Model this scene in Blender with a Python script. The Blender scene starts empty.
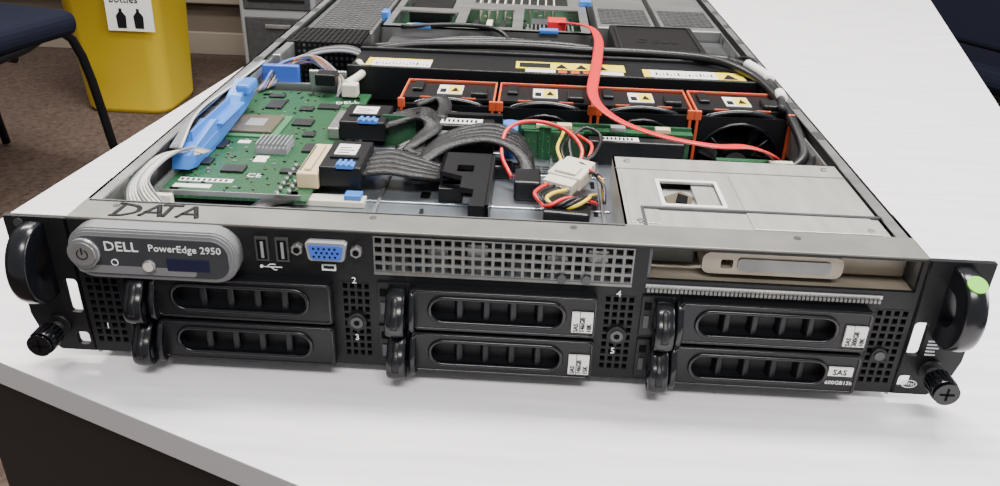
import bpy, bmesh, math, random
from mathutils import Matrix, Vector, Euler
from mathutils.geometry import tessellate_polygon
random.seed(4)
SC=bpy.context.scene
def link(o,parent=None):
    bpy.context.collection.objects.link(o)
    if parent: o.parent=parent
    return o
def empty(name,loc=(0,0,0),rz=0):
    e=bpy.data.objects.new(name,None); e.location=loc; e.rotation_euler=(0,0,rz); e.empty_display_size=.05
    return link(e)
# ---------------- materials
def mat(name,col,rough=.5,metal=0,bump=0,bscale=200,var=0,vscale=40,stretch=(1,1,1),spec=.5,col2=None,detail=4):
    m=bpy.data.materials.new(name); m.use_nodes=True; nt=m.node_tree; N=nt.nodes; L=nt.links
    b=N['Principled BSDF']; b.inputs['Base Color'].default_value=(*col,1); b.inputs['Roughness'].default_value=rough
    b.inputs['Metallic'].default_value=metal; b.inputs['Specular IOR Level'].default_value=spec
    tc=N.new('ShaderNodeTexCoord'); mp=N.new('ShaderNodeMapping'); mp.inputs['Scale'].default_value=stretch
    L.new(tc.outputs['Object'],mp.inputs['Vector'])
    if var or col2:
        n=N.new('ShaderNodeTexNoise'); n.inputs['Scale'].default_value=vscale; n.inputs['Detail'].default_value=detail
        L.new(mp.outputs[0],n.inputs['Vector'])
        r=N.new('ShaderNodeValToRGB'); r.color_ramp.elements[0].position=.3; r.color_ramp.elements[1].position=.7
        c2=col2 if col2 else tuple(max(0,c*(1-var)) for c in col)
        r.color_ramp.elements[0].color=(*c2,1); r.color_ramp.elements[1].color=(*col,1)
        L.new(n.outputs['Fac'],r.inputs['Fac']); L.new(r.outputs['Color'],b.inputs['Base Color'])
    if bump:
        n2=N.new('ShaderNodeTexNoise'); n2.inputs['Scale'].default_value=bscale; n2.inputs['Detail'].default_value=3
        L.new(mp.outputs[0],n2.inputs['Vector'])
        bp=N.new('ShaderNodeBump'); bp.inputs['Strength'].default_value=bump; bp.inputs['Distance'].default_value=.001
        L.new(n2.outputs['Fac'],bp.inputs['Height']); L.new(bp.outputs[0],b.inputs['Normal'])
    return m
def pcbmat(name,base,trace):
    m=mat(name,base,.38,spec=.3); nt=m.node_tree;N=nt.nodes;L=nt.links;b=N['Principled BSDF']
    tc=N.new('ShaderNodeTexCoord'); br=N.new('ShaderNodeTexBrick'); br.inputs['Scale'].default_value=110
    br.inputs['Mortar Size'].default_value=.03; br.inputs['Color1'].default_value=(*base,1)
    br.inputs['Color2'].default_value=(*[c*1.25 for c in base],1); br.inputs['Mortar'].default_value=(*trace,1)
    L.new(tc.outputs['Object'],br.inputs['Vector'])
    v=N.new('ShaderNodeTexVoronoi'); v.inputs['Scale'].default_value=300; L.new(tc.outputs['Object'],v.inputs['Vector'])
    r=N.new('ShaderNodeValToRGB'); r.color_ramp.elements[0].position=.10; r.color_ramp.elements[1].position=.14
    r.color_ramp.elements[0].color=(.20,.22,.14,1); r.color_ramp.elements[1].color=(0,0,0,1)
    L.new(v.outputs['Distance'],r.inputs['Fac'])
    mx=N.new('ShaderNodeMixRGB'); mx.blend_type='ADD'; mx.inputs[0].default_value=.5
    L.new(br.outputs['Color'],mx.inputs[1]); L.new(r.outputs['Color'],mx.inputs[2]); L.new(mx.outputs[0],b.inputs['Base Color'])
    return m
def braid(name,c1,c2,scale=420):
    m=mat(name,c1,.45,spec=.35); nt=m.node_tree;N=nt.nodes;L=nt.links;b=N['Principled BSDF']
    tc=N.new('ShaderNodeTexCoord'); ck=N.new('ShaderNodeTexVoronoi'); ck.inputs['Scale'].default_value=scale
    L.new(tc.outputs['Object'],ck.inputs['Vector'])
    r=N.new('ShaderNodeValToRGB'); r.color_ramp.elements[0].color=(*c2,1); r.color_ramp.elements[1].color=(*c1,1)
    r.color_ramp.elements[0].position=.08;r.color_ramp.elements[1].position=.26
    L.new(ck.outputs['Distance'],r.inputs['Fac']); L.new(r.outputs['Color'],b.inputs['Base Color'])
    bp=N.new('ShaderNodeBump'); bp.inputs['Strength'].default_value=.4; bp.inputs['Distance'].default_value=.0006
    L.new(ck.outputs['Distance'],bp.inputs['Height']); L.new(bp.outputs[0],b.inputs['Normal'])
    return m
BLK=mat('black_plastic',(.0055,.006,.0075),.36,bump=.15,bscale=900,spec=.32)
BLKM=mat('black_painted_steel',(.007,.0075,.009),.45,0,bump=.1,bscale=700,var=.3,vscale=60,spec=.3)
GLOSS=mat('black_gloss_plastic',(.0045,.005,.007),.22,spec=.45)
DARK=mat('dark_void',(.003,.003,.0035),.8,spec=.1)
SIL=mat('galvanised_steel',(.43,.435,.43),.34,.8,var=.30,vscale=30,stretch=(1,3,1))
GRIL=mat('grille_steel',(.20,.20,.195),.42,.6,var=.3,vscale=60)
SIL2=mat('deck_steel',(.38,.42,.47),.28,.75,var=.40,vscale=18,stretch=(3,1,1))
LEDGE=mat('ledge_steel',(.225,.218,.20),.45,.45,var=.28,vscale=35,bump=.1,bscale=300)
BRT=mat('drive_cover_steel',(.52,.51,.48),.40,.6,var=.20,vscale=25,stretch=(6,1,1))
DKST=mat('dark_steel',(.09,.093,.098),.45,.6,var=.3,vscale=50)
PAN=mat('panel_silver_plastic',(.28,.285,.295),.30,.55)
SLATE=mat('panel_slate',(.032,.034,.040),.35)
LCD=mat('lcd_glass',(.012,.013,.038),.1)
WHITE=mat('white_label',(.72,.71,.68),.5)
CREAM=mat('cream_plastic',(.60,.48,.29),.5)
WPL=mat('white_plastic',(.60,.56,.47),.4)
BLUE=mat('blue_plastic',(.045,.18,.58),.38)
BLUED=mat('vga_blue',(.04,.11,.52),.4)
ORG=mat('orange_plastic',(.50,.075,.022),.45)
RED=mat('red_cable',(.62,.02,.025),.35)
YEL=mat('yellow_label',(.80,.60,.03),.5)
YW=mat('yellow_wire',(.75,.55,.04),.4)
GREY=mat('grey_plastic',(.22,.225,.235),.5)
CHIP=mat('chip_black',(.010,.010,.012),.4)
COP=mat('chip_brown',(.12,.10,.07),.35,.2)
GRN=mat('green_sticker',(.18,.62,.04),.5)
PCB=pcbmat('green_pcb',(.009,.056,.022),(.035,.115,.05))
PCB2=pcbmat('dark_green_pcb',(.006,.042,.023),(.025,.085,.04))
LPCB=mat('light_green_substrate',(.05,.16,.08),.4)
BRD=braid('braided_sleeve',(.006,.006,.007),(.10,.10,.105),700)
BLKC=mat('black_cable',(.008,.008,.009),.36,spec=.4)
WC=mat('white_wire',(.55,.53,.46),.45)
GC=mat('grey_wire',(.20,.20,.23),.5)
BEIGE=mat('beige_metal',(.32,.28,.22),.45,.4,var=.35,vscale=30)
TEXTW=mat('print_white',(.75,.75,.75),.5)
TEXTK=mat('print_black',(.006,.006,.007),.6,spec=.2)
# ---------------- mesh builder
class B:
    def __init__(s,name,parent=None,M=None):
        s.name=name;s.parent=parent;s.bm=bmesh.new();s.mats=[];s.M=M or Matrix()
    def mi(s,m):
        if m not in s.mats: s.mats.append(m)
        return s.mats.index(m)
    def add(s,t,m,T=None,smooth=False):
        i=s.mi(m)
        for f in t.faces:
            f.material_index=i
            if smooth: f.smooth=True
        if T: t.transform(T)
        t.transform(s.M)
        me=bpy.data.meshes.new('t'); t.to_mesh(me); t.free(); s.bm.from_mesh(me); bpy.data.meshes.remove(me)
    def box(s,x0,x1,y0,y1,z0,z1,m,bev=0,T=None,seg=2):
        t=bmesh.new(); bmesh.ops.create_cube(t,size=1)
        t.transform(Matrix.Translation(((x0+x1)/2,(y0+y1)/2,(z0+z1)/2))@Matrix.Diagonal((abs(x1-x0),abs(y1-y0),abs(z1-z0),1)))
        if bev: bmesh.ops.bevel(t,geom=t.edges[:],offset=bev,segments=seg,affect='EDGES',profile=.5)
        s.add(t,m,T,smooth=False)
    def cyl(s,p0,p1,r,m,r2=None,seg=24,smooth=True):
        p0=Vector(p0);p1=Vector(p1);d=p1-p0
        t=bmesh.new(); bmesh.ops.create_cone(t,cap_ends=True,segments=seg,radius1=r,radius2=r if r2 is None else r2,depth=d.length)
        T=Matrix.Translation((p0+p1)/2)@d.to_track_quat('Z','Y').to_matrix().to_4x4()
        i=s.mi(m)
        for f in t.faces: f.smooth=(len(f.verts)==4 and smooth)
        for f in t.faces: f.material_index=i
        t.transform(T);t.transform(s.M)
        me=bpy.data.meshes.new('t'); t.to_mesh(me); t.free(); s.bm.from_mesh(me); bpy.data.meshes.remove(me)
    def sph(s,c,r,m,sc=(1,1,1)):
        t=bmesh.new(); bmesh.ops.create_uvsphere(t,u_segments=20,v_segments=12,radius=r)
        s.add(t,m,Matrix.Translation(c)@Matrix.Diagonal((*sc,1)),smooth=True)
    def plate(s,outer,holes,c0,c1,m,axis='Y',bev=0):
        loops=[outer]+list(holes)
        def P(a,b,c): return {'Y':(a,c,b),'X':(c,a,b),'Z':(a,b,c)}[axis]
        tri=tessellate_polygon([[Vector((p[0],p[1],0)) for p in l] for l in loops])
        t=bmesh.new(); A=[];Bv=[]
        for l in loops:
            A.append([t.verts.new(P(p[0],p[1],c0)) for p in l]); Bv.append([t.verts.new(P(p[0],p[1],c1)) for p in l])
        fa=[v for l in A for v in l]; fb=[v for l in Bv for v in l]
        for q in tri:
            if len(set(q))<3: continue
            for F in (fa,fb):
                try: t.faces.new([F[i] for i in q])
                except ValueError: pass
        for la,lb in zip(A,Bv):
            n=len(la)
            for i in range(n):
                try: t.faces.new([la[i],la[(i+1)%n],lb[(i+1)%n],lb[i]])
                except ValueError: pass
        bmesh.ops.recalc_face_normals(t,faces=t.faces[:])
        s.add(t,m)
    def perf(s,a0,a1,b0,b1,c0,c1,na,nb,m,axis='Y',fa=.6,fb=.6,edge=None):
        pa=(a1-a0)/na; pb=(b1-b0)/nb
        def P(a,b,c): return {'Y':(a,c,b),'X':(c,a,b),'Z':(a,b,c)}[axis]
        xs=[a0];ys=[b0]
        for i in range(na): xs+= [a0+pa*(i+.5-fa/2),a0+pa*(i+.5+fa/2)]
        for i in range(nb): ys+= [b0+pb*(i+.5-fb/2),b0+pb*(i+.5+fb/2)]
        xs.append(a1);ys.append(b1)
        t=bmesh.new(); G=[[[t.verts.new(P(x,y,c)) for y in ys] for x in xs] for c in (c0,c1)]
        for i in range(len(xs)-1):
            for j in range(len(ys)-1):
                if i%2==1 and j%2==1:
                    q=[(i,j),(i+1,j),(i+1,j+1),(i,j+1)]
                    for k in range(4):
                        u=q[k];w=q[(k+1)%4]
                        t.faces.new([G[0][u[0]][u[1]],G[0][w[0]][w[1]],G[1][w[0]][w[1]],G[1][u[0]][u[1]]])
                else:
                    for c in (0,1): t.faces.new([G[c][i][j],G[c][i+1][j],G[c][i+1][j+1],G[c][i][j+1]])
        bmesh.ops.recalc_face_normals(t,faces=t.faces[:])
        s.add(t,m)
    def tube(s,pts,r,m,sub=8,seg=10,closed=False,flat=None):
        P=[Vector(p) for p in pts]
        if closed: Q=[P[-1]]+P+[P[0],P[1]]
        else: Q=[P[0]*2-P[1]]+P+[P[-1]*2-P[-2]]
        C=[]
        for i in range(1,len(Q)-2):
            a,b,c,d=Q[i-1],Q[i],Q[i+1],Q[i+2]
            for k in range(sub):
                u=k/sub
                C.append(.5*((2*b)+(c-a)*u+(2*a-5*b+4*c-d)*u*u+(-a+3*b-3*c+d)*u**3))
        if not closed: C.append(P[-1])
        t=bmesh.new(); rings=[]; n=len(C); up=None
        for i,p in enumerate(C):
            if closed: tg=(C[(i+1)%n]-C[i-1]).normalized()
            else: tg=(C[min(i+1,n-1)]-C[max(i-1,0)]).normalized()
            if up is None:
                up=Vector((0,0,1)) if abs(tg.z)<.9 else Vector((0,1,0))
            if flat: up=Vector(flat)
            sd=tg.cross(up)
            if sd.length<1e-4: sd=tg.orthogonal()
            sd.normalize(); u2=sd.cross(tg).normalized()
            if not flat: up=u2
            ra,rb=(r,r) if not isinstance(r,tuple) else r
            rings.append([t.verts.new(p+sd*math.cos(2*math.pi*k/seg)*ra+u2*math.sin(2*math.pi*k/seg)*rb) for k in range(seg)])
        for i in range(n if closed else n-1):
            A=rings[i];D=rings[(i+1)%n]
            for k in range(seg): t.faces.new([A[k],A[(k+1)%seg],D[(k+1)%seg],D[k]])
        if not closed: t.faces.new(rings[0]); t.faces.new(rings[-1][::-1])
        bmesh.ops.recalc_face_normals(t,faces=t.faces[:])
        s.add(t,m,smooth=True)
    def text(s,txt,loc,size,m,rot=(math.pi/2,0,0),ext=.00015,align='LEFT',sx=1):
        c=bpy.data.curves.new('tx','FONT'); c.body=txt;c.size=size;c.extrude=ext;c.align_x=align;c.resolution_u=2
        o=bpy.data.objects.new('tx',c); bpy.context.collection.objects.link(o)
        dg=bpy.context.evaluated_depsgraph_get(); me=bpy.data.meshes.new_from_object(o.evaluated_get(dg))
        t=bmesh.new(); t.from_mesh(me); bpy.data.objects.remove(o); bpy.data.meshes.remove(me)
        s.add(t,m,Matrix.Translation(loc)@Euler(rot).to_matrix().to_4x4()@Matrix.Diagonal((sx,1,1,1)))
    def done(s,**k):
        me=bpy.data.meshes.new(s.name); s.bm.to_mesh(me); s.bm.free()
        for m in s.mats: me.materials.append(m)
        o=bpy.data.objects.new(s.name,me); return link(o,s.parent)
def rrect(x0,x1,y0,y1,r,n=6):
    o=[]
    for cx,cy,a in ((x1-r,y1-r,0),(x0+r,y1-r,90),(x0+r,y0+r,180),(x1-r,y0+r,270)):
        for k in range(n+1):
            t=math.radians(a+90*k/n); o.append((cx+r*math.cos(t),cy+r*math.sin(t)))
    return o
def circ(cx,cy,r,n=32): return [(cx+r*math.cos(2*math.pi*k/n),cy+r*math.sin(2*math.pi*k/n)) for k in range(n)]
def rect(x0,x1,y0,y1): return [(x0,y0),(x1,y0),(x1,y1),(x0,y1)]
# ================= SERVER
S=empty('rack_server')
H=.0850; XW=.2085; ZB=.0045
b=B('chassis',S)
b.box(-XW,XW,.002,.72,ZB,ZB+.0015,SIL)
for p in ((-.18,.04),(.18,.04),(-.18,.69),(.18,.69)): b.cyl((*p,0),(*p,ZB),.009,BLK)
for sx in (-1,1):
    x=sx*XW
    b.box(min(x,x-sx*.0015),max(x,x-sx*.0015),.0,.72,ZB,H,SIL)
    b.box(min(x,x-sx*.007),max(x,x-sx*.007),.02,.72,H-.001,H,SIL)
    b.box(min(x-sx*.008,x-sx*.0092),max(x-sx*.008,x-sx*.0092),.125,.70,.055,H-.006,SIL)
    b.box(min(x,x+sx*.004),max(x,x+sx*.004),.03,.71,.035,.060,DKST,.001)
    for k in range(9):
        y=.15+k*.062
        b.cyl((x-sx*.0093,y,.074),(x-sx*.0088,y,.074),.0035,DKST)
        b.box(min(x-sx*.001,x-sx*.0065),max(x-sx*.001,x-sx*.0065),y+.01,y+.024,H,H+.0003,DKST)
b.box(-XW,XW,.7185,.72,ZB,H-.01,SIL)
b.box(-XW,XW,-.0005,.021,H-.0012,H+.0003,LEDGE,.0004)
b.box(-XW,.066,.019,.021,.060,H,LEDGE)
b.box(-XW+.002,.066,.0185,.0192,H,H+.0008,DKST)
for x in (-.19,-.06,.04,.15): b.cyl((x,.014,H),(x,.014,H+.0006),.0018,DKST)
hs=[]
for cx,cy,w,h in ((-.035,.15,.012,.004),(.005,.155,.016,.005),(.035,.163,.01,.004),(-.06,.06,.02,.004),(.02,.055,.012,.006),(.045,.045,.014,.004),(-.045,.10,.006,.012),(.052,.10,.006,.014),(.0,.035,.03,.003),(-.09,.04,.012,.004)):
    hs.append(rrect(cx-w/2,cx+w/2,cy-h/2,cy+h/2,.0018,3))
b.plate(rect(-XW+.002,XW-.002,.003,.178),hs,.0590,.0602,SIL2,'Z')
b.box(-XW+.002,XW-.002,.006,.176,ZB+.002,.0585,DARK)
for y in (.028,.085,.135,.17): b.box(-.10,.065,y,y+.0025,.0602,.0613,SIL2,.0005)
for x in (-.072,.03,.06): b.box(x,x+.002,.03,.17,.0602,.062,SIL,.0004)
b.perf(-.035,.03,.140,.152,.0603,.0609,12,3,DKST,'Z')
b.box(.028,.064,.028,.046,.0602,.0665,SIL,.001)
for k in range(5): b.box(.0555,.058,.06+k*.02,.07+k*.02,.0603,.0606,DARK)
b.done()
b=B('handwriting',S)
def stroke(pts): b.tube([(p[0],p[1],H+.0004) for p in pts],(.00125,.0003),TEXTK,sub=5,seg=6,flat=(0,0,1))
x=-.187;y0=.0035;hh=.0130
stroke([(x,y0),(x+.001,y0+hh)]);stroke([(x-.002,y0+hh),(x+.008,y0+hh*.8),(x+.010,y0+hh*.35),(x+.004,y0),(x-.002,y0-.0005)])
for xx in (-.1745,-.156): 
    stroke([(xx,y0),(xx+.0035,y0+hh*.6),(xx+.0055,y0+hh)]);stroke([(xx+.0055,y0+hh),(xx+.008,y0+hh*.5),(xx+.0105,y0)]);stroke([(xx+.001,y0+.004),(xx+.0095,y0+.0045)])
stroke([(-.1670,y0+hh),(-.1565,y0+hh)]);stroke([(-.162,y0+hh),(-.1625,y0)])
b.done()
# front fascia
b=B('front_fascia',S)
ft=H-.001
cols=[(-.2085,-.187),(-.0765,-.058),(.055,.0745),(.188,.2085)]
CZ0,CZ1=.012,.0565
ch=[rect(a+.002,c-.002,CZ0,CZ1) for a,c in cols]
GZ0=.0635
b.plate(rect(-XW,XW,.0065,ft),[rect(-.0575,.0695,GZ0,.0832),rect(.0765,.206,.0665,.0835)]+ch,-.0012,.001,BLKM)
for i,(a,c) in enumerate(cols):
    b.perf(a+.002,c-.002,CZ0,CZ1,-.0014,.0008,4,10,BLKM,fa=.62,fb=.68)
    mid=(a+c)/2
    if i in(1,2):
        b.cyl((mid,-.0035,.034),(mid,0,.034),.0050,BLKM); b.cyl((mid,-.0042,.034),(mid,-.003,.034),.0032,DKST); b.cyl((mid,-.0044,.034),(mid,-.0041,.034),.0016,DARK,seg=6)
b.cyl((.197,-.003,.030),(.197,0,.030),.0040,BLKM); b.cyl((.197,-.0036,.030),(.197,-.003,.030),.0025,DKST)
for tx,x,z in (('2',-.069,.0575),('3',-.069,.0235),('4',.0625,.0575),('5',.0625,.0235),('1',-.200,.0225),('0',-.199,.0575)): b.text(tx,(x,-.0022,z-.001),.0050,TEXTW)
b.perf(-.0575,.0695,GZ0,.0832,-.0016,-.0004,26,4,GRIL,fa=.70,fb=.68)
b.box(-.0575,.0695,-.0022,.0,GZ0-.0014,GZ0,GRIL)
b.box(-.0575,.0695,.015,.016,.0602,.0835,DKST)
for k in range(6): b.box(-.052+k*.02,-.042+k*.02,.008,.0145,.0602,.068+(k%3)*.004,SIL)
for x in (.035,.047): b.cyl((x,-.0035,.0650),(x,0,.0650),.0024,DKST,seg=8)
# slim spring-finger edge over the right column
for k in range(56):
    x=.0770+k*.00203
    b.box(x,x+.0014,-.0034,-.0008,.0618,.0624,GRIL)
    b.box(x,x+.0014,-.0036,-.0031,.0606,.0623,GRIL)
b.box(.0765,.191,-.0020,.002,.0622,.0642,SIL)
# optical bay
b.box(.0765,.206,.001,.10,.0652,.066,BEIGE); b.box(.0765,.206,.045,.047,.066,.084,DKST)
b.box(.0765,.078,.0,.045,.066,.084,DKST)
b.plate(rrect(.103,.171,.0695,.0810,.004),[rrect(.112,.118,.0725,.0775,.001,2)],.003,.016,BEIGE)
b.plate(rrect(.120,.165,.0720,.0785,.002),[],.0022,.003,GRIL)
b.box(.172,.205,.012,.02,.0675,.0825,BEIGE,.001);b.box(.078,.102,.018,.03,.066,.074,GRIL,.001)
b.done()
b=B('front_ports',S)
for x in (-.1155,-.1055):
    b.box(x,x+.0065,-.0028,.0,.067,.0800,DKST); b.box(x+.001,x+.0055,-.0031,-.0027,.0682,.0788,DARK); b.box(x+.0028,x+.0042,-.0034,-.003,.069,.0780,GREY)
b.tube([(-.1135,-.0018,.0632),(-.1035,-.0018,.0632)],.0003,TEXTW,sub=2,seg=5)
b.tube([(-.111,-.0018,.0632),(-.1095,-.0018,.0647),(-.1065,-.0018,.0647)],.0003,TEXTW,sub=2,seg=5)
b.tube([(-.109,-.0018,.0632),(-.1075,-.0018,.0617),(-.106,-.0018,.0617)],.0003,TEXTW,sub=2,seg=5)
b.sph((-.1138,-.0016,.0632),.0009,TEXTW)
zo=.0015
tr=[(-.0885,.0785),(-.0715,.0785),(-.0700,.0775),(-.0712,.0695),(-.0725,.0685),(-.0875,.0685),(-.0888,.0695),(-.090,.0775)]
tr=[(p[0],p[1]+zo) for p in tr]
b.plate(tr,[],-.0055,-.0005,GREY); c=(-.080,.0735+zo)
b.plate([(c[0]+(p[0]-c[0])*.84,c[1]+(p[1]-c[1])*.76) for p in tr],[],-.0062,-.0054,BLUED)
for r_ in range(3):
    for k in range(5): b.cyl((-.0858+k*.0026+(.0013 if r_==1 else 0),-.0064,.0727+r_*.0022),(-.0858+k*.0026+(.0013 if r_==1 else 0),-.0061,.0727+r_*.0022),.0006,DARK,seg=8)
for x in(-.0945,-.0655): b.cyl((x,-.005,.075),(x,0,.075),.0029,SIL,seg=6,smooth=False); b.cyl((x,-.0053,.075),(x,-.0048,.075),.0016,DARK)
b.plate(rect(-.0835,-.0765,.0628,.0662),[rect(-.0828,-.0772,.0634,.0656)],-.002,-.001,TEXTW)
b.done()
# control panel
b=B('control_panel',S)
X0,X1,Z0,Z1=-.2055,-.1225,.0570,.0845
for ins,ya,yb in ((.0,-.009,.0),(.0006,-.0102,-.009),(.0016,-.0112,-.0102),(.0032,-.0118,-.0112)):
    b.plate(rrect(X0+ins,X1-ins,Z0+ins,Z1-ins,.0118-ins,8),[],ya,yb,PAN)
b.plate(rrect(X0+.0035,X1-.0035,Z0+.0035,Z1-.0035,.0080,8),[],-.0121,-.0117,SLATE)
b.plate(rrect(X0+.0045,X1-.020,Z0+.0042,Z0+.0085,.002,6),[],-.0123,-.0119,PAN)
bx,bz=-.1958,.0725
b.cyl((bx,-.0145,bz),(bx,-.011,bz),.0076,PAN,seg=40); b.cyl((bx,-.0152,bz),(bx,-.014,bz),.0062,SIL,seg=40)
b.tube([(bx+.0026*math.cos(a),-.0153,bz+.0026*math.sin(a)) for a in [math.radians(q) for q in range(120,421,30)]],.0003,TEXTK,sub=2,seg=5)
b.box(bx-.0003,bx+.0003,-.0156,-.0151,bz,bz+.0035,TEXTK)
b.text('DELL',(-.1862,-.0122,.0738),.0072,TEXTW,sx=1.05,ext=.0003); b.text('PowerEdge 2950',(-.1645,-.0122,.0745),.0052,TEXTW,ext=.0002)
b.box(-.1565,-.1355,-.0125,-.0118,.0640,.0710,LCD,.0003)
b.cyl((-.1650,-.0142,.0668),(-.1650,-.011,.0668),.0030,PAN); b.cyl((-.1650,-.0145,.0668),(-.1650,-.0140,.0668),.0024,WPL)
b.tube([(-.182+.0016*math.cos(a),-.0125,.0675+.0016*math.sin(a)) for a in [math.radians(q) for q in range(0,360,45)]],.0003,TEXTW,sub=2,seg=5,closed=True)
b.done()
# ears
for sx,nm in ((-1,'rack_ear_1'),(1,'rack_ear_2')):
    b=B(nm,S); xi=sx*.2085; xo=sx*.240
    def sr(a,c): return (min(a,c),max(a,c))
    outer=[(xi,.0065),(xo-sx*.013,.0065),(xo-sx*.005,.014),(xo-sx*.001,.028),(xo,.0845),(xi,.0845)]
    if sx<0: outer=outer[::-1]
    s0,s1=sr(xi+sx*.002,xi+sx*.009)
    b.plate(outer,[rrect(s0,s1,.030,.050,.002,3),rrect(s0,s1,.010,.018,.002,3)],-.0015,.0015,BLKM)
    b.box(min(xi,xi+sx*.0015),max(xi,xi+sx*.0015),-.0015,.05,.0065,.084,BLKM)
    cz=.0615; R_=.0195; hx0,hx1=sr(xo-sx*.0195,xo-sx*.0095); yc=-.0065
    prof=[(0.0,cz+R_)]+[(yc+R_*.85*math.cos(math.radians(a)),cz+R_*math.sin(math.radians(a))) for a in range(90,271,10)]+[(0.0,cz-R_)]
    hole=[(-.002,cz+.0095)]+[(yc+.0095*.8*math.cos(math.radians(a)),cz+.0095*math.sin(math.radians(a))) for a in range(90,271,15)]+[(-.002,cz-.0095)]
    b.plate(prof,[hole],hx0,hx1,GLOSS,'X')
    b.tube([((hx0+hx1)/2,p[0],p[1]) for p in prof],(.0052,.0018),GLOSS,sub=3,seg=12)
    kx=xo-sx*.0155; kz=.0225
    b.cyl((kx,-.004,kz),(kx,0,kz),.0060,BLKM);b.cyl((kx,-.011,kz),(kx,-.003,kz),.0030,SIL)
    b.cyl((kx,-.020,kz),(kx,-.010,kz),.0062,GLOSS); b.cyl((kx,-.0225,kz),(kx,-.020,kz),.0062,GLOSS,r2=.0050)
    for k in range(18):
        a=2*math.pi*k/18; b.box(-.0004,.0004,-.0197,-.0103,-.0005,.0005,BLK,T=Matrix.Translation((kx+.0063*math.cos(a),0,kz+.0063*math.sin(a)))@Matrix.Rotation(-a,4,'Y'))
    b.box(kx-.0035,kx+.0035,-.0228,-.0224,kz-.0005,kz+.0005,DARK); b.box(kx-.0005,kx+.0005,-.0228,-.0224,kz-.0035,kz+.0035,DARK)
    if sx>0:
        for k in range(5): b.box(.2195,.2195+.004+random.random()*.005,-.0018,-.0015,.031+k*.0020,.0318+k*.0020,TEXTW)
        a=math.radians(118); py=yc+(R_*.85+.0012)*math.cos(a); pz=cz+(R_+.0012)*math.sin(a); d=Vector((0,math.cos(a),math.sin(a)))
        c0=Vector(((hx0+hx1)/2,py,pz)); b.cyl(c0,c0+d*.0010,.0046,GRN,seg=32)
        b.tube([(.2165+.0038*math.cos(a),-.0018,.0130+.0022*math.sin(a)) for a in [math.radians(q) for q in range(0,360,30)]],.0003,TEXTW,sub=2,seg=5,closed=True)
        b.text('intel',(.2136,-.0018,.0122),.0032,TEXTW)
    else:
        b.cyl((-.2325,-.0022,.081),(-.2325,-.0015,.081),.0025,DKST)
    b.done()
# drive caddies
def caddy(x0,x1,z0,z1,label,nm):
    b=B(nm,S)
    b.box(x0,x1,.0012,.10,z0+.0005,z1-.0005,BLK)
    fx=x0+.018; a,c=x0+.027,x1-.016
    if not label: c=x1-.012
    hole=rrect(a,c,z0+.0050,z1-.0042,.0068,8)
    b.plate(rrect(fx,x1,z0,z1,.002,4),[hole],-.0075,-.0045,BLK)
    b.plate(rrect(fx+.0005,x1-.0003,z0+.0004,z1-.0004,.002,4),[hole],-.0045,.0012,BLK)
    b.tube([(p[0],-.0077,p[1]) for p in hole],.0011,GLOSS,sub=1,seg=8,closed=True)
    b.tube([(p[0],-.0074,p[1]) for p in rrect(fx+.001,x1-.001,z0+.001,z1-.001,.002,4)],.0008,GLOSS,sub=1,seg=6,closed=True)
    b.box(a-.001,c+.001,.0005,.0013,z0+.004,z1-.003,DARK)
    n=4
    for k in range(n):
        xx=a+(c-a)*(k+1)/(n+1)
        b.box(-.0018,.0018,-.0060,.001,z0+.0045,z1-.0038,BLK,.0009,T=Matrix.Translation((xx,0,0))@Matrix.Rotation(math.radians(18),4,'Z'))
    b.box(a,c,-.006,.001,z0+.0042,z0+.0062,BLK)
    b.box(x0,fx-.001,-.0025,.0012,z0,z1,BLK,.0006)
    b.box(x0+.0015,x0+.0050,-.0030,-.0024,z1-.008,z1-.004,DARK); b.box(x0+.0018,x0+.0042,-.0031,-.0026,z0+.005,z0+.012,DKST)
    cz=z0+.0080
    prof=[(-.001,z1-.0025),(-.006,z1-.0018),(-.0105,z1-.0038),(-.0135,z1-.008),(-.0165,cz+.004),(-.0175,cz-.002),(-.0160,cz-.0065),(-.012,cz-.0082),(-.0085,cz-.0070),(-.006,cz-.002),(-.001,cz)]
    xa,xb=x0+.0062,x0+.0150
    b.plate(prof,[],xa,xb,GLOSS,'X')
    b.tube([((xa+xb)/2,p[0],p[1]) for p in prof],((xb-xa)/2+.0003,.0012),GLOSS,sub=3,seg=14)
    b.sph(((xa+xb)/2,-.0120,cz-.0005),.0076,GLOSS,(.70,.84,1))
    b.tube([((xa+xb)/2,p[0]-.0012,p[1]) for p in prof[1:6]],(.0018,.0006),BLK,sub=3,seg=8)
    p2=[(p[0]*.72,p[1]) for p in prof]
    b.plate(p2,[],x0+.0168,x0+.0196,BLK,'X')
    b.tube([(x0+.0182,p[0],p[1]) for p in p2],(.0018,.0009),GLOSS,sub=3,seg=8)
    if label=='v':
        lx=x1-.0122
        b.box(lx,lx+.0038,-.0090,-.0078,z0+.004,z1-.008,WHITE)
        b.box(lx+.0042,lx+.0104,-.0090,-.0078,z0+.004,z1-.008,WHITE)
        for i,tx in enumerate(('SAS','146GB' if x1<.1 else '300GB','10K' if z0>.03 else '15K')): b.text(tx,(lx+.0032+i*.0033,-.0092,z0+.0044),.0034,TEXTK,rot=(math.pi/2,-math.pi/2,0),sx=.9)
    if label=='h':
        b.box(x1-.0155,x1-.0035,-.0090,-.0078,z0+.0115,z0+.0165,WHITE); b.text('SAS',(x1-.0135,-.0092,z0+.0124),.0045,TEXTK)
        b.text('600GB15k',(x1-.0158,-.0080,z0+.0058),.0032,TEXTW)
    b.done()
lab=[[None,'v','v'],[None,'v','h']]
for r_,(z0,z1) in enumerate(((.0345,.0580),(.0090,.0325))):
    for c_,(x0,x1) in enumerate(((-.1865,-.0785),(-.0565,.0535),(.0755,.1870))):
        caddy(x0,x1,z0,z1,lab[r_][c_],'drive_caddy_%d'%(r_*3+c_+1))
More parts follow.
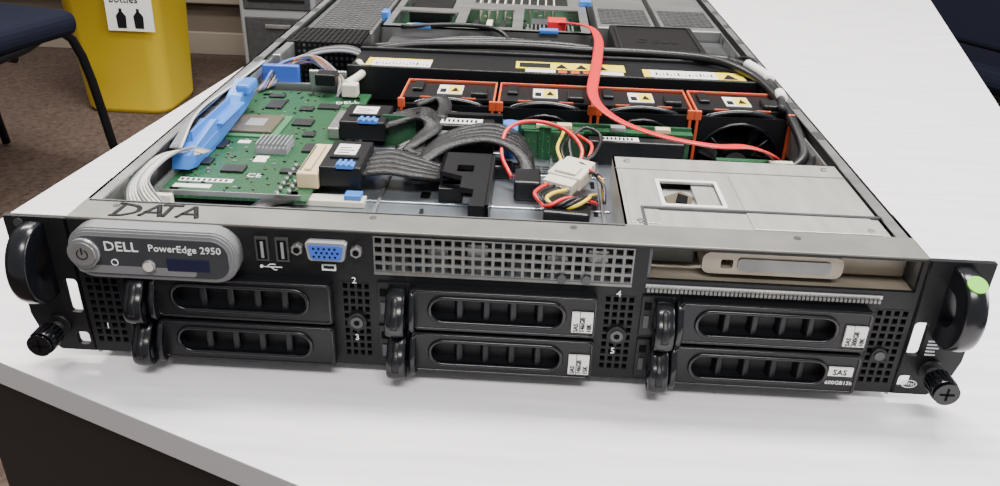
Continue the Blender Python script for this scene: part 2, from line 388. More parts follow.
# ---------- right silver cover
b=B('drive_bay_cover',S)
b.plate(rect(.067,.2005,.0225,.120),[rrect(.090,.122,.052,.084,.001,2),rrect(.150,.158,.030,.034,.001,2)],H-.0035,H-.0022,BRT,'Z')
b.box(.067,.068,.0225,.120,.0602,H-.0022,BRT);b.box(.067,.2005,.119,.120,.0602,H-.0022,BRT)
b.plate(rrect(.0885,.1235,.050,.086,.001,2),[rrect(.0905,.1215,.0525,.0835,.001,2)],H-.0022,H-.0016,WHITE,'Z')
b.box(.090,.122,.052,.084,H-.0085,H-.007,BRT); b.box(.109,.122,.052,.084,H-.0069,H-.0040,BRT)
b.plate([(.094,.060),(.105,.058),(.109,.072),(.103,.080),(.093,.072)],[],H-.0068,H-.0062,COP,'Z')
b.plate([(.098,.064),(.104,.062),(.106,.072),(.101,.076)],[],H-.0062,H-.0056,DARK,'Z')
b.box(.067,.2005,.1,.1008,H-.0023,H-.0018,SIL)
b.box(.132,.1965,.026,.0965,H-.0022,H-.0016,BRT,.0003); b.box(.070,.086,.028,.096,H-.0022,H-.0018,BRT,.0002)
for p in ((.075,.112),(.192,.112),(.192,.03),(.075,.03)): b.cyl((*p,H-.0022),(*p,H-.0012),.002,SIL)
b.done()
# ---------- storage controller card
b=B('controller_board',S)
zb=.0660
b.box(-.197,-.110,.070,.272,zb-.0016,zb,PCB)
b.box(-.195,-.155,.166,.210,zb,zb+.0012,LPCB,.0003); b.box(-.190,-.160,.171,.205,zb+.0012,zb+.0032,COP,.0008); b.box(-.1815,-.1685,.181,.196,zb+.0032,zb+.0035,GREY)
b.box(-.160,-.140,.138,.156,zb,zb+.004,GREY)
for k in range(8): b.box(-.160+k*.0027,-.1592+k*.0027,.138,.156,zb+.004,zb+.0070,GREY)
chips=[(-.145,.198,.014,.012),(-.150,.228,.010,.008),(-.175,.235,.012,.018),(-.135,.235,.016,.010),(-.188,.15,.010,.014),(-.135,.175,.008,.008),(-.13,.11,.012,.006),(-.165,.11,.014,.01),(-.185,.12,.006,.01),(-.18,.255,.012,.006),(-.125,.26,.01,.006),(-.128,.150,.008,.014)]
for cx,cy,w,h in chips:
    b.box(cx-w/2,cx+w/2,cy-h/2,cy+h/2,zb,zb+.0016,CHIP,.0002)
for k in range(190):
    x=random.uniform(-.194,-.113);y=random.uniform(.075,.268)
    if -.197<x<-.154 and .164<y<.211: continue
    w=random.choice((.0010,.0014,.002));h=random.choice((.001,.0014))
    b.box(x,x+w,y,y+h,zb,zb+.0008,random.choice((COP,CHIP,GREY,COP,CHIP,CHIP)))
for k in range(14): b.cyl((-.128+(k%2)*.006,.075+k*.0035,zb),(-.128+(k%2)*.006,.075+k*.0035,zb+.003),.0013,SIL,seg=8)
b.box(-.192,-.160,.090,.095,zb,zb+.0004,WHITE);b.box(-.192,-.170,.081,.086,zb,zb+.0004,WHITE)
b.box(-.158,-.150,.124,.134,zb,zb+.0004,WHITE);b.box(-.178,-.170,.155,.160,zb,zb+.0004,WHITE)
for k in range(9): b.box(-.191+k*.0033,-.1895+k*.0033,.091,.094,zb+.0004,zb+.0005,TEXTK)
b.text('CE',(-.155,.100,zb+.0002),.008,TEXTW,rot=(0,0,0)); b.text('DELL',(-.132,.243,zb+.0002),.008,TEXTW,rot=(0,0,.3))
b.cyl((-.124,.264,zb),(-.124,.264,zb+.001),.004,GRN)
b.box(-.195,-.113,.0705,.0715,zb,zb+.003,SIL); b.box(-.1985,-.197,.070,.272,.0602,zb+.004,SIL)
for p in ((-.19,.08),(-.12,.08)): b.cyl((*p,.0602),(*p,zb),.003,SIL)
for p in ((-.19,.26),(-.12,.26)): b.cyl((*p,.006),(*p,zb),.003,SIL)
b.done()
# ---------- cable connectors
b=B('sas_connectors',S)
def conn(cx,cy,w,l,z,cream,rz=0):
    T0=Matrix.Translation((cx,cy,0))@Matrix.Rotation(rz,4,'Z'); b.M=T0
    b.box(-w/2,w/2,-l/2,l/2,z,z+.013,BLK,.001)
    b.box(-w*.30,w*.22,-l*.05,l*.34,z+.013,z+.0134,WHITE)
    for k in range(3): b.box(-w*.24,w*(.05+.1*(k%2)),l*.0+k*l*.09,l*.02+k*l*.09,z+.0134,z+.0136,TEXTK)
    b.box(-w*.34,w*.34,-l*.20,-l*.13,z+.013,z+.0142,BLK)
    b.box(-w*.10,w*.34,-l*.50,-l*.34,z+.010,z+.0145,BLUE,.0008)
    for k in range(3): b.box(-w*.05+k*w*.13,w*.01+k*w*.13,-l*.51,-l*.33,z+.0145,z+.0152,BLUE)
    if cream:
        b.box(-w/2-.013,-w/2,-l/2-.002,l/2+.003,z-.001,z+.009,CREAM,.001)
        b.box(-w/2-.009,-w/2-.005,-l/2+.002,l/2-.002,z+.009,z+.0105,CREAM,.0005)
        b.box(-w/2-.0120,-w/2-.0110,-l/2+.002,l/2-.002,z+.009,z+.0093,COP)
    b.M=Matrix()
conn(-.0945,.112,.025,.044,.0665,True); conn(-.097,.188,.031,.038,.0665,False)
b.box(-.121,-.1130,.170,.208,.0660,.074,SIL,.001); b.box(-.080,-.064,.187,.212,.060,.076,BLK,.001)
b.box(-.052,-.008,.164,.180,.060,.082,BLK,.001); b.box(-.045,-.015,.1635,.164,.07,.078,WHITE); b.box(-.044,-.016,.167,.177,.082,.0824,WHITE)
for k in range(8): b.box(-.042+k*.003,-.0405+k*.003,.1695,.1745,.0824,.0826,TEXTK)
b.box(-.062,-.003,.181,.186,.06,.084,BLK)
b.box(-.120,-.078,.076,.086,.0602,.064,WPL,.0005)
b.box(-.090,-.080,.078,.086,.064,.067,BLUE,.0005)
b.done()
b=B('braided_cables',S)
for k in range(5):
    o=(k-2)*.0074
    b.tube([(-.083,.112+o,.073),(-.068,.112+o,.0755),(-.052,.109+o*.8,.074),(-.037,.112+o*.6,.070),(-.026,.125+o*.6,.066)],(.0045,.0019),BRD,flat=(.2*(k%2),0,1))
    b.tube([(-.084,.188+o*.7,.074),(-.066,.190+o*.6,.079),(-.054,.180+o*.5,.083),(-.050+k*.001,.163,.080),(-.056-k*.001,.144-o*.5,.075),(-.050,.128+o*.5,.071)],(.0046,.0020),BRD,flat=(0,.1*(k-1),1))
    b.tube([(-.050,.130+o*.7,.073),(-.035,.146+o*.8,.079),(-.013,.154+o*.9,.082),(.004,.149+o*.9,.080),(.014,.132+o*.5,.074),(.016,.112+o*.3,.067)],(.0046,.0019),BRD,flat=(0,.1*(k-1),1))
for k in range(4): b.tube([(-.062,.125+k*.006,.066),(-.045,.145+k*.004,.070),(-.030,.160+k*.003,.071),(-.01,.168,.068)],(.0035,.0025),BLKC if k%2 else BRD,flat=(0,0,1))
for k in range(3): b.tube([(-.072,.15+k*.006,.064),(-.060,.165+k*.005,.067),(-.055,.18,.066)],.0026,BLKC)
b.tube([(-.066,.212,.079),(-.050,.214,.084),(-.044,.20,.083),(-.045,.175,.082)],(.005,.002),BRD,flat=(0,0,1))
b.box(.008,.024,.096,.118,.0605,.073,BLK,.0015)
b.box(-.008,.006,.128,.140,.0605,.069,BLK,.0015)
b.done()
b=B('cable_bracket',S)
b.plate([(-.036,.125),(-.006,.125),(-.006,.05),(-.014,.05),(-.014,.07),(-.022,.072),(-.022,.088),(-.036,.095)],[rrect(-.026,-.016,.095,.105,.001,2)],.0755,.0785,BLK,'Z')
b.box(-.0065,-.0045,.048,.125,.0602,.0785,BLK);b.box(-.036,-.034,.095,.125,.0602,.0785,BLK);b.box(-.034,-.005,.123,.125,.0602,.0785,BLK);b.box(-.0155,-.0045,.048,.050,.0602,.0785,BLK)
b.box(-.045,-.02,.05,.056,.0602,.0625,BLK,.0005);b.box(-.045,-.043,.05,.075,.0602,.0625,BLK);b.box(-.036,-.022,.088,.096,.0602,.070,BLK,.0005)
b.done()
b=B('black_foam_pad',S)
b.box(-.133,-.110,.028,.050,.0603,.073,BLKC,.003,T=Matrix.Translation((-.12,.04,0))@Matrix.Rotation(.1,4,'Z')@Matrix.Translation((.12,-.04,0))); 
b.tube([(-.128,.03,.071),(-.126,.045,.0745),(-.124,.06,.070),(-.123,.072,.064)],(.006,.0015),BLKC,flat=(0,0,1)); b.done()
# ---------- molex
b=B('power_connector',S)
b.M=Matrix.Translation((.041,.110,.073))@Matrix.Rotation(math.radians(-28),4,'Z')@Matrix.Rotation(math.radians(8),4,'X')
b.box(-.011,.011,-.008,.010,-.005,.004,WPL,.0012);b.box(-.0095,.0095,-.016,-.008,-.004,.003,WPL,.0006)
for k in range(4): b.cyl((-.0075+k*.005,-.0172,0),(-.0075+k*.005,-.0158,0),.0016,SIL,seg=10)
b.box(-.007,.007,-.006,.004,.004,.0055,WPL,.0006); b.box(-.0098,.0098,.010,.017,-.004,.003,WPL,.001)
b.M=Matrix()
b.box(.026,.052,.058,.072,.0605,.072,BLK,.0015,T=Matrix.Translation((.039,.067,0))@Matrix.Rotation(-.1,4,'Z')@Matrix.Translation((-.039,-.067,0)))
cw=[RED,BLKC,BLKC,YW]
for k in range(4):
    dx=(k-1.5)*.0046
    b.tube([(.034+dx*.85,.096-dx*.5,.071),(.027+dx*.6,.087-dx*.4,.072),(.024+dx*.5,.078-dx*.4,.072),(.030+dx*.5,.070-dx*.3,.069)],.0012,cw[k],seg=8)
    b.tube([(.028+dx*.5,.070-dx*.3,.069),(.036+dx,.064,.0735),(.045+dx*.8,.070,.076),(.053,.083+dx*.6,.070),(.058,.10+dx,.062)],.0011,cw[k],seg=8)
    b.tube([(.046+dx*.8,.118-dx*.4,.073),(.052+dx*.5,.112-dx,.077),(.060,.100+dx*.4,.074),(.061,.085+dx*.5,.068)],.0011,cw[(k+2)%4],seg=8)
b.tube([(.047,.122,.073),(.049,.138,.080),(.038,.155,.086),(.018,.162,.088),(.002,.152,.086),(-.001,.130,.077),(.006,.114,.068)],.0013,RED)
b.tube([(.044,.124,.073),(.042,.148,.081),(.052,.162,.085),(.062,.156,.082),(.058,.137,.078),(.050,.126,.076)],.0012,BLKC)
b.tube([(.050,.121,.073),(.056,.143,.079),(.05,.160,.079),(.042,.178,.077)],.0012,RED)
b.tube([(.038,.124,.073),(.034,.141,.078),(.038,.163,.081),(.036,.178,.079)],.0011,YW)
b.tube([(.040,.124,.073),(.037,.143,.077),(.042,.163,.078),(.040,.178,.076)],.0012,BLKC)
b.done()
# ---------- backplane
b=B('backplane_board',S)
b.box(-.085,.125,.182,.1845,.010,.0805,PCB2)
b.box(.01,.125,.174,.182,.0765,.0785,PCB)
b.box(.012,.052,.168,.1705,.0602,.079,PCB2);b.box(.022,.03,.165,.1685,.0602,.083,PCB);b.box(.0,.005,.166,.168,.0602,.083,WPL)
for x in (.02,.034,.07,.1): b.box(x,x+.01,.175,.181,.0785,.0815,random.choice((WPL,CREAM,GREY)),.0005)
b.cyl((.003,.170,.0602),(.003,.170,.084),.005,BLUE)
b.box(.055,.118,.160,.170,.0602,.077,BLK,.001); b.box(.062,.088,.1615,.1685,.077,.0774,WHITE)
for k in range(8): b.box(.064+k*.0027,.0652+k*.0027,.163,.167,.0774,.0776,TEXTK)
b.box(.140,.195,.135,.165,.066,.0675,PCB); b.box(.15,.16,.14,.15,.0675,.07,CHIP);b.box(.172,.187,.145,.155,.0675,.071,WPL)
for p in ((.145,.14),(.19,.16)): b.cyl((*p,.0602),(*p,.066),.002,SIL)
b.box(-.10,-.06,.184,.186,.010,.079,DKST)
b.done()
# ---------- fans
for i in range(4):
    b=B('cooling_fan_%d'%(i+1),S)
    x0=-.078+i*.070;x1=x0+.068;y0,y1=.212,.257;zt=.0838; cx=(x0+x1)/2;cz=.044;R_=.0305
    b.plate(rect(x0,x1,.006,zt-.004),[circ(cx,cz,R_)],y0,y0+.003,BLK)
    b.plate(rect(x0,x1,.006,zt-.004),[circ(cx,cz,R_)],y1-.003,y1,BLK)
    b.box(x0,x0+.002,y0,y1,.006,zt-.002,BLK);b.box(x1-.002,x1,y0,y1,.006,zt-.002,BLK)
    b.box(x0+.001,x1-.001,y0+.006,y1,zt-.003,zt-.001,BLK)
    b.box(x0,x1,y0,y1,.006,.0065,BLK)
    b.tube([(cx+(R_+.0008)*math.cos(math.radians(a)),y0-.0006,cz+(R_+.0008)*math.sin(math.radians(a))) for a in range(0,360,15)],.0014,GLOSS,sub=1,seg=8,closed=True)
    b.cyl((cx,y0+.002,cz),(cx,y0+.03,cz),.0125,GLOSS,seg=32);b.cyl((cx,y0+.0015,cz),(cx,y0+.002,cz),.009,DKST,seg=32)
    for k in range(9):
        T=Matrix.Translation((cx,y0+.012,cz))@Matrix.Rotation(2*math.pi*k/9+i,4,'Y')@Matrix.Rotation(.6,4,'Z')
        b.box(-.006,.006,-.0006,.0006,.011,.0295,BLK,T=T)
    for a in (45,135,225,315):
        q=math.radians(a); b.tube([(cx+.011*math.cos(q),y0+.001,cz+.011*math.sin(q)),(cx+.031*math.cos(q),y0+.001,cz+.031*math.sin(q))],.0012,BLK,sub=1,seg=6)
    b.tube([(x0+.006,y0+.004,zt-.012),(x0+.012,y0+.004,zt-.0045),(cx,y0+.004,zt-.001),(x1-.012,y0+.004,zt-.0045),(x1-.006,y0+.004,zt-.012)],(.003,.0022),GLOSS)
    for xa in (x0,x1-.0015): b.box(xa,xa+.0015,y0-.001,y1,zt-.002,zt+.0008,ORG,.0004)
    b.box(x0,x1,y1-.0015,y1,zt-.001,zt+.0010,ORG,.0004)
    b.box(x0+.014,x1-.014,y0+.0045,y0+.0055,zt-.001,zt+.0004,ORG,.0003)
    for s_ in (0,1):
        xx=x0+.0015+s_*(x1-x0-.003); b.box(xx-.0010,xx+.0010,y0-.0035,y0-.001,.03,zt-.001,ORG,.0004)
        b.box(xx-.0025,xx+.0025,y0-.0038,y0-.001,zt-.006,zt+.001,ORG,.0006)
    b.box(cx-.009,cx+.009,y0+.016,y1-.008,zt-.001,zt-.0005,WHITE);b.box(cx-.0015,cx+.008,y0+.018,y1-.010,zt-.0005,zt-.0002,YEL)
    b.plate([(cx+.0005,y0+.021),(cx+.0065,y0+.021),(cx+.0035,y0+.031)],[],zt-.0002,zt,TEXTK,'Z')
    b.box(cx-.0075,cx-.003,y0+.019,y1-.018,zt-.0005,zt-.0002,TEXTK)
    b.box(x1-.018,x1-.006,y0+.010,y0+.026,zt-.001,zt+.0025,BLK,.001)
    b.box(x0+.006,x0+.014,y0+.02,y1-.005,zt-.001,zt+.0015,BLK,.001)
    b.done()
# ---------- black air-duct bar with warning labels
b=B('air_duct_bar',S)
b.box(-.130,.192,.282,.335,.006,.0845,BLK,.002)
b.box(-.130,.192,.278,.282,.060,.087,BLK,.0008); b.box(-.130,.192,.333,.337,.060,.0875,BLK,.001)
def lb(x0,x1,y0,y1,m,z=.0846): b.box(x0,x1,y0,y1,z,z+.0003,m)
lb(-.118,-.113,.286,.308,YEL);lb(-.113,-.066,.286,.308,WHITE);lb(-.118,-.066,.308,.311,YEL)
lb(.002,.090,.298,.318,YEL); lb(.010,.034,.287,.297,WHITE); lb(.066,.088,.287,.297,WHITE)
for k in range(3):
    lb(.036+k*.010,.043+k*.010,.288,.296,ORG); b.plate([(.034+k*.016,.301),(.044+k*.016,.301),(.039+k*.016,.314)],[],.0849,.0851,TEXTK,'Z')
lb(.005,.030,.301,.314,TEXTK,.0849)
lb(.110,.162,.287,.309,WHITE);lb(.104,.110,.287,.309,YEL,.0847);lb(.162,.184,.287,.309,YEL)
b.plate([(.166,.290),(.178,.290),(.172,.304)],[],.0849,.0851,TEXTK,'Z')
for k in range(16):
    x=-.110+k*.0027; b.box(x,x+.0006+.0006*(k%3==0),.293,.293+random.choice((.003,.005,.008)),.0849,.0850,TEXTK)
    x=.114+k*.0029; b.box(x,x+.0006+.0006*(k%3==0),.294,.294+random.choice((.003,.005,.008)),.0849,.0850,TEXTK)
b.done()
# ---------- left side
b=B('side_bracket',S)
b.box(-.2065,-.1985,.12,.34,.076,.0815,SIL,.0008)
for k in range(8): b.box(-.205,-.2,.135+k*.024,.147+k*.024,.0815,.0819,DKST)
b.box(-.2065,-.150,.278,.282,.006,.07,SIL);b.box(-.160,-.130,.276,.280,.05,.082,SIL,.001)
b.box(-.2065,-.188,.03,.075,.0602,.067,SIL,.001); b.box(-.200,-.18,.052,.056,.067,.074,WPL,.0005)
b.box(-.199,-.192,.31,.36,.06,.084,SIL,.001)
b.done()
b=B('blue_latch',S)
b.plate([(.098,.070),(.110,.067),(.140,.0665),(.205,.072),(.228,.078),(.232,.086),(.222,.090),(.200,.084),(.192,.0795),(.160,.0795),(.150,.0840),(.120,.0800),(.102,.0775)],[],-.1985,-.1880,BLUE,'X')
b.box(-.1995,-.184,.150,.195,.0795,.0815,BLUE,.0008); b.box(-.194,-.184,.205,.226,.082,.0900,BLUE,.002); b.box(-.1935,-.1925,.12,.19,.066,.086,BLUE)
b.plate([(.106,.0705),(.140,.070),(.185,.0735),(.185,.0765),(.140,.0765),(.108,.0745)],[],-.1882,-.1872,BLUE,'X')
b.done()
b=B('wire_harness',S)
for k in range(9):
    o=k*.0021
    b.tube([(-.183+o*.3,.034+o*.7,.068),(-.196+o*.3,.038+o,.073+o*.2),(-.2035+o*.4,.055+o*.7,.079),(-.2025+o*.5,.080+o*.5,.082),(-.198+o*.5,.100+o*.5,.080),(-.189+o*.5,.108+o*.5,.075)],.00075,WC if k%4 else GC,seg=7)
for k in range(5):
    b.tube([(-.198+k*.0015,.10,.083),(-.203+k*.001,.15,.086+k*.0007),(-.2035+k*.001,.22,.086),(-.203+k*.001,.29,.084)],.0008,random.choice((WC,GC)),seg=6)
b.box(-.190,-.178,.028,.050,.0602,.070,WPL,.001)
cs=[GC,mat('ribbon_brown',(.18,.10,.06),.5),mat('ribbon_blue',(.07,.12,.36),.5),GC,mat('ribbon_purple',(.16,.13,.28),.5),BLKC,WC,mat('ribbon_orange',(.42,.13,.04),.5)]
for k in range(20):
    m=cs[k%8];o=k*.0022
    b.tube([(-.197+o*.3,.262+o*.6,.068),(-.190+o*.3,.285+o*.5,.077+(k%3)*.002),(-.172+o*.3,.306-o*.1,.081+(k%4)*.0015),(-.155+o*.4,.294-o*.35,.080),(-.143+o*.3,.28-o*.3,.074+(k%3)*.001),(-.135,.272-o*.3,.066)],.0012,m,seg=6)
for k in range(6):
    b.tube([(-.192,.30+k*.004,.07),(-.17,.325+k*.003,.081),(-.14,.335+k*.003,.082),(-.12,.34,.07)],.0015,[GC,BLKC,BLKC][k%3],seg=6)
b.box(-.152,-.136,.262,.276,.074,.083,BLK,.001); b.box(-.13,-.118,.255,.265,.068,.078,WPL,.001)
b.box(-.203,-.170,.282,.288,.06,.083,BLUED,.001)
b.tube([(-.128,.262,.076),(-.118,.280,.081),(-.125,.30,.083)],.0032,WPL)
b.done()
b=B('data_cable',S)
b.tube([(.025,.470,.070),(.036,.462,.083),(.048,.445,.089),(.066,.410,.094),(.070,.350,.098),(.066,.290,.099),(.061,.240,.098),(.058,.205,.096),(.062,.180,.094),(.076,.155,.092),(.100,.138,.090),(.130,.131,.088),(.152,.140,.085),(.170,.155,.076),(.182,.168,.066)],(.0042,.0011),RED,flat=(.15,.1,1),sub=8)
b.box(.028,.046,.455,.475,.070,.088,RED,.001)
b.done()
b=B('side_cables',S)
b.tube([(-.125,.348,.080),(-.08,.353,.086),(.0,.355,.088),(.06,.350,.088),(.11,.345,.089),(.16,.330,.090),(.185,.300,.089),(.196,.255,.086),(.199,.20,.080),(.197,.165,.072),(.185,.150,.066)],.0036,BLKC)
b.tube([(-.125,.360,.080),(-.05,.363,.086),(.03,.362,.088),(.09,.356,.085),(.14,.350,.087),(.180,.335,.088)],.0040,BLKC)
b.tube([(-.125,.372,.078),(-.05,.375,.085),(.03,.372,.087)],.0028,GC)
b.tube([(.150,.35,.086),(.185,.33,.088),(.197,.29,.088),(.199,.25,.087),(.193,.215,.086)],.0030,BRD)
b.tube([(.190,.318,.0905),(.197,.29,.0905),(.1985,.278,.090)],.0038,WHITE)
b.tube([(.199,.250,.088),(.1985,.238,.0875)],.0038,WHITE)
for k in range(3): b.tube([(.185,.38-k*.006,.075),(.197,.35,.087),(.2,.32-k*.005,.086),(.196,.29,.08)],.0020,BLKC)
b.done()
# ---------- rear section
b=B('mainboard',S)
b.box(-.20,.20,.340,.70,.008,.0098,PCB2)
for k in range(8): 
    b.box(-.120+k*.011,-.1185+k*.011,.395,.50,.0098,.042,PCB); b.box(-.1215+k*.011,-.117+k*.011,.392,.503,.0098,.014,WPL)
for k in range(12): b.box(.0,.055,.405+k*.006,.4065+k*.006,.0098,.055,SIL)
b.done()
b=B('black_vent_panel',S)
b.perf(-.200,-.135,.042,.0845,.352,.354,14,8,BLK,fa=.55,fb=.55); b.perf(-.200,-.135,.354,.405,.0825,.0845,14,10,BLK,axis='Z',fa=.55,fb=.55)
b.box(-.2,-.135,.352,.405,.006,.042,BLK)
b.done()
b=B('riser_cage',S)
zt=.0835
b.plate(rect(-.130,.070,.430,.640),[rect(-.122,-.062,.440,.500),rect(-.052,-.006,.442,.520),rect(.004,.060,.436,.53),rect(-.122,-.07,.515,.62),rect(-.05,.05,.55,.62)],zt-.0015,zt,SIL,'Z')
b.box(-.130,.070,.430,.4315,.0098,zt,SIL);b.box(-.130,-.1285,.43,.64,.0098,zt,SIL);b.box(.0685,.07,.43,.64,.0098,zt,SIL)
b.box(-.127,.067,.434,.636,.062,.0636,PCB2)
for y in (.452,.470,.488): b.box(-.115,-.065,y,y+.006,.0636,.072,WPL,.0005)
for x in (-.048,-.034,-.02): b.box(x,x+.006,.445,.515,.0636,.074,random.choice((WPL,CHIP)),.0005)
for k in range(12): b.box(.008+k*.004,.0095+k*.004,.440,.475,.0636,.080,SIL)
for k in range(60):
    x=random.uniform(-.12,.06);y=random.uniform(.44,.62); b.box(x,x+.004,y,y+.003,.0636,.0652,random.choice((CHIP,CREAM,SIL,GREY)))
b.box(.012,.05,.485,.51,.0636,.078,DKST); b.box(-.118,-.075,.53,.60,.0636,.075,BLK)
for k in range(10): b.box(-.046+k*.009,-.0445+k*.009,.555,.615,.0636,.080,WPL)
for x in (-.10,.02): b.box(x,x+.018,.425,.4335,zt-.001,zt+.003,BLUE,.001)
b.box(-.135,-.128,.46,.475,zt-.004,zt+.006,BLUE,.001); b.box(.062,.075,.55,.565,zt,zt+.006,BLUE,.001)
b.box(-.12,-.06,.40,.43,.0098,.074,DKST,.001); b.box(-.05,.065,.38,.425,.0098,.06,BLK,.001)
b.tube([(-.11,.425,.084),(-.06,.428,.087),(-.02,.42,.086),(.0,.38,.08)],.0022,BLKC);b.tube([(-.09,.39,.078),(-.04,.40,.082),(.03,.40,.08),(.075,.38,.082)],.0025,BLKC)
b.done()
b=B('psu_cover',S)  # black power supply cover, in front of the silver supply boxes
b.box(.088,.168,.362,.468,.0098,.0845,BLK,.002); b.plate(rrect(.092,.164,.366,.462,.004,4),[rrect(.094,.162,.368,.460,.003,4)],.0845,.0855,BLKM,'Z')
b.text('DELL',(.108,.400,.0847),.018,BLKM,rot=(0,0,0)); b.box(.088,.168,.356,.362,.05,.08,BLK,.001); b.box(.10,.115,.357,.362,.08,.087,BLUE,.001)
b.done()
b=B('power_supply',S)
for x0 in (.078,.142):
    b.box(x0,x0+.058,.475,.715,.0098,.080,SIL,.001); b.perf(x0+.004,x0+.054,.49,.56,.080,.0806,8,10,DKST,axis='Z')
b.box(.172,.2,.345,.47,.0098,.07,DKST,.001)
b.done()
b=B('rear_drive_guide',S); b.box(-.2,-.137,.42,.70,.0098,.078,SIL,.001); b.perf(-.197,-.14,.43,.6,.078,.0786,8,20,DKST,axis='Z'); b.done()
# ================= DESK
D=empty('desk')
DESK=mat('white_laminate',(.86,.84,.85),.30,0,col2=(.72,.705,.725),vscale=6,stretch=(1.5,20,1),detail=10)
EDGE=mat('grey_edge_band',(.42,.41,.41),.5)
DBLK=mat('black_laminate',(.008,.008,.009),.4)
poly=[(-.3686,.0385),(.300,-.244),(.740,1.30),(-.200,1.62)]
b=B('desk_top',D); b.plate(poly,[],-.016,-.0005,EDGE,'Z'); b.plate(poly,[],-.0008,0,DESK,'Z'); b.done()
b=B('desk_base',D)
base=[(-.293,.012),(.285,-.230),(.700,1.25),(-.17,1.57)]
b.plate(base,[],-.75,-.016,DBLK,'Z'); b.done()
# ================= ROOM
CARP=mat('carpet',(.125,.088,.070),.95,bump=.6,bscale=300,col2=(.062,.045,.038),vscale=70,spec=.1)
WALLM=mat('painted_wall',(.15,.118,.088),.8,var=.1,vscale=3)
TRIM=mat('trim_paint',(.28,.24,.19),.5)
b=B('floor'); b.box(-4,4,-2,3.6,-.80,-.75,CARP); b.done()
b=B('wall_back'); b.box(-4,4,3.3,3.4,-.75,1.9,WALLM); b.done()
b=B('baseboard_back'); b.box(-4,4,3.28,3.3,-.75,-.65,TRIM,.004); b.done()
b=B('wall_left'); b.box(-4.1,-4,-2,3.4,-.75,1.9,WALLM); b.done()
b=B('trim_1'); b.box(-3.9,3.9,3.255,3.30,-.52,-.46,TRIM,.006); b.done()
K=empty('equipment_cabinet',(-.98,3.02,-.75))
b=B('cabinet_body',K); b.box(-.15,.15,-.18,.18,.03,.62,GREY,.01); b.box(-.13,.13,-.186,-.18,.06,.28,DKST,.004); b.box(-.13,.13,-.186,-.18,.31,.58,DKST,.004)
for k in range(8): b.box(-.11,.11,-.190,-.186,.34+k*.025,.35+k*.025,BLK)
for p in ((-.12,-.15),(.12,-.15),(-.12,.15),(.12,.15)): b.cyl((*p,0),(*p,.03),.02,BLK)
b.box(-.05,.05,-.196,-.186,.24,.255,SIL,.002); b.done()
YBIN=mat('yellow_bin_plastic',(.92,.66,.04),.42)
W_=empty('recycling_bin',(-1.45,2.60,-.75))
b=B('bin_body',W_)
t=bmesh.new(); prev=None
prof=[(0,.145,.135),(.02,.155,.145),(.70,.185,.175),(.70,.20,.19),(.74,.20,.19),(.74,.18,.17),(.60,.17,.16)]
for z,rx,ry in prof:
    L_=[t.verts.new((p[0],p[1],z)) for p in rrect(-rx,rx,-ry,ry,.06,6)]
    if prev:
        for k in range(len(L_)): t.faces.new([prev[k],prev[(k+1)%len(L_)],L_[(k+1)%len(L_)],L_[k]])
    else: t.faces.new(L_[::-1])
    prev=L_
t.faces.new(prev)
b.add(t,YBIN,smooth=True); b.done()
b=B('bin_sign',W_)
b.M=Matrix.Translation((.085,-.164,.40))@Matrix.Rotation(math.radians(-3),4,'X')
b.box(-.075,.085,-.012,-.008,-.09,.26,WHITE); b.text('PLASTIC',(-.068,-.0135,.045),.038,TEXTK,ext=.0005); b.text('bottles',(-.06,-.0135,.005),.036,TEXTK,ext=.0005)
b.plate([(.02,-.08),(.05,-.08),(.052,-.04),(.04,-.025),(.04,-.015),(.03,-.015),(.03,-.025),(.018,-.04)],[],-.0135,-.012,TEXTK)
b.plate([(-.04,-.08),(-.01,-.08),(-.008,-.04),(-.02,-.025),(-.02,-.015),(-.03,-.015),(-.03,-.025),(-.042,-.04)],[],-.0135,-.012,TEXTK)
b.done()
NAVY=mat('navy_fabric',(.010,.012,.024),.9,bump=.4,bscale=400,spec=.15)
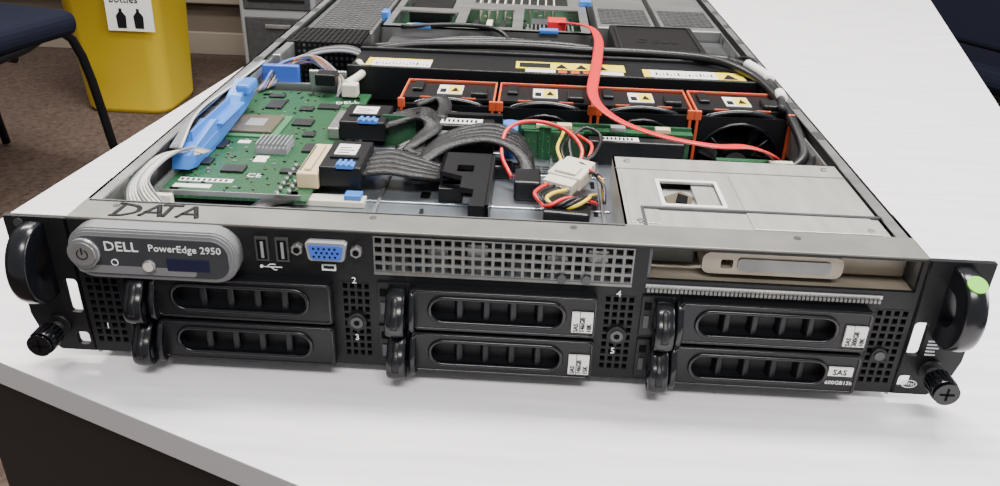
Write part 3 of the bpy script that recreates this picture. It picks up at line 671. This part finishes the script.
def chair(loc,rz):
    c=empty('office_chair',loc,rz)
    b=B('seat',c); b.box(-.23,.23,-.22,.22,.42,.49,NAVY,.030,seg=4); b.done()
    b=B('backrest',c)
    b.box(-.21,.21,.20,.245,.53,.90,NAVY,.02,seg=4,T=Matrix.Translation((0,.2,.5))@Matrix.Rotation(-.12,4,'X')@Matrix.Translation((0,-.2,-.5))); b.done()
    b=B('frame',c)
    for sx in (-1,1):
        b.tube([(sx*.22,-.27,.012),(sx*.205,-.20,.41),(sx*.205,.0,.415),(sx*.205,.19,.42),(sx*.19,.235,.6),(sx*.17,.26,.78)],.013,BLK,sub=5)
        b.tube([(sx*.205,.10,.41),(sx*.215,.18,.30),(sx*.225,.30,.012)],.013,BLK)
    b.tube([(-.205,.0,.40),(.205,.0,.40)],.010,BLK); b.tube([(-.205,.12,.40),(.205,.12,.40)],.010,BLK)
    b.done()
chair((-1.54,1.78,-.75),math.radians(165))
chair((1.58,2.62,-.75),math.radians(200))
chair((1.34,1.86,-.75),math.radians(120))
# ================= LIGHT
def area(n,loc,sx,sy,e,rot=(0,0,0),col=(1,1,1)):
    l=bpy.data.lights.new(n,'AREA'); l.shape='RECTANGLE'; l.size=sx;l.size_y=sy;l.energy=e;l.color=col
    o=bpy.data.objects.new(n,l); o.location=loc;o.rotation_euler=rot; return link(o)
area('ceiling_light',(.3,.7,1.85),1.2,.35,88,(0,0,0),(1,.97,.92))
area('ceiling_light',(-1.2,1.6,1.85),1.2,.35,66,(0,0,0),(1,.97,.92))
area('window_light',(2.6,.4,.9),1.4,1.2,88,(0,math.radians(75),0),(.96,.98,1))
area('ceiling_light',(.2,-1.1,1.7),1.2,.35,48,(math.radians(25),0,0),(1,.97,.93))
w=bpy.data.worlds.new('world'); SC.world=w; w.use_nodes=True
w.node_tree.nodes['Background'].inputs[0].default_value=(.98,.98,1,1); w.node_tree.nodes['Background'].inputs[1].default_value=.52
# ================= CAMERA
cam=bpy.data.cameras.new('camera'); co=bpy.data.objects.new('camera',cam); link(co); SC.camera=co
cam.lens=825.86*36/1000; cam.clip_start=.01
M=(Matrix.Rotation(.03351,3,'Z')@Matrix.Rotation(math.pi/2-.48254,3,'X')@Matrix.Rotation(.03365,3,'Z')).to_4x4()
M.translation=Vector((.01607,-.35383,.26740)); co.matrix_world=M
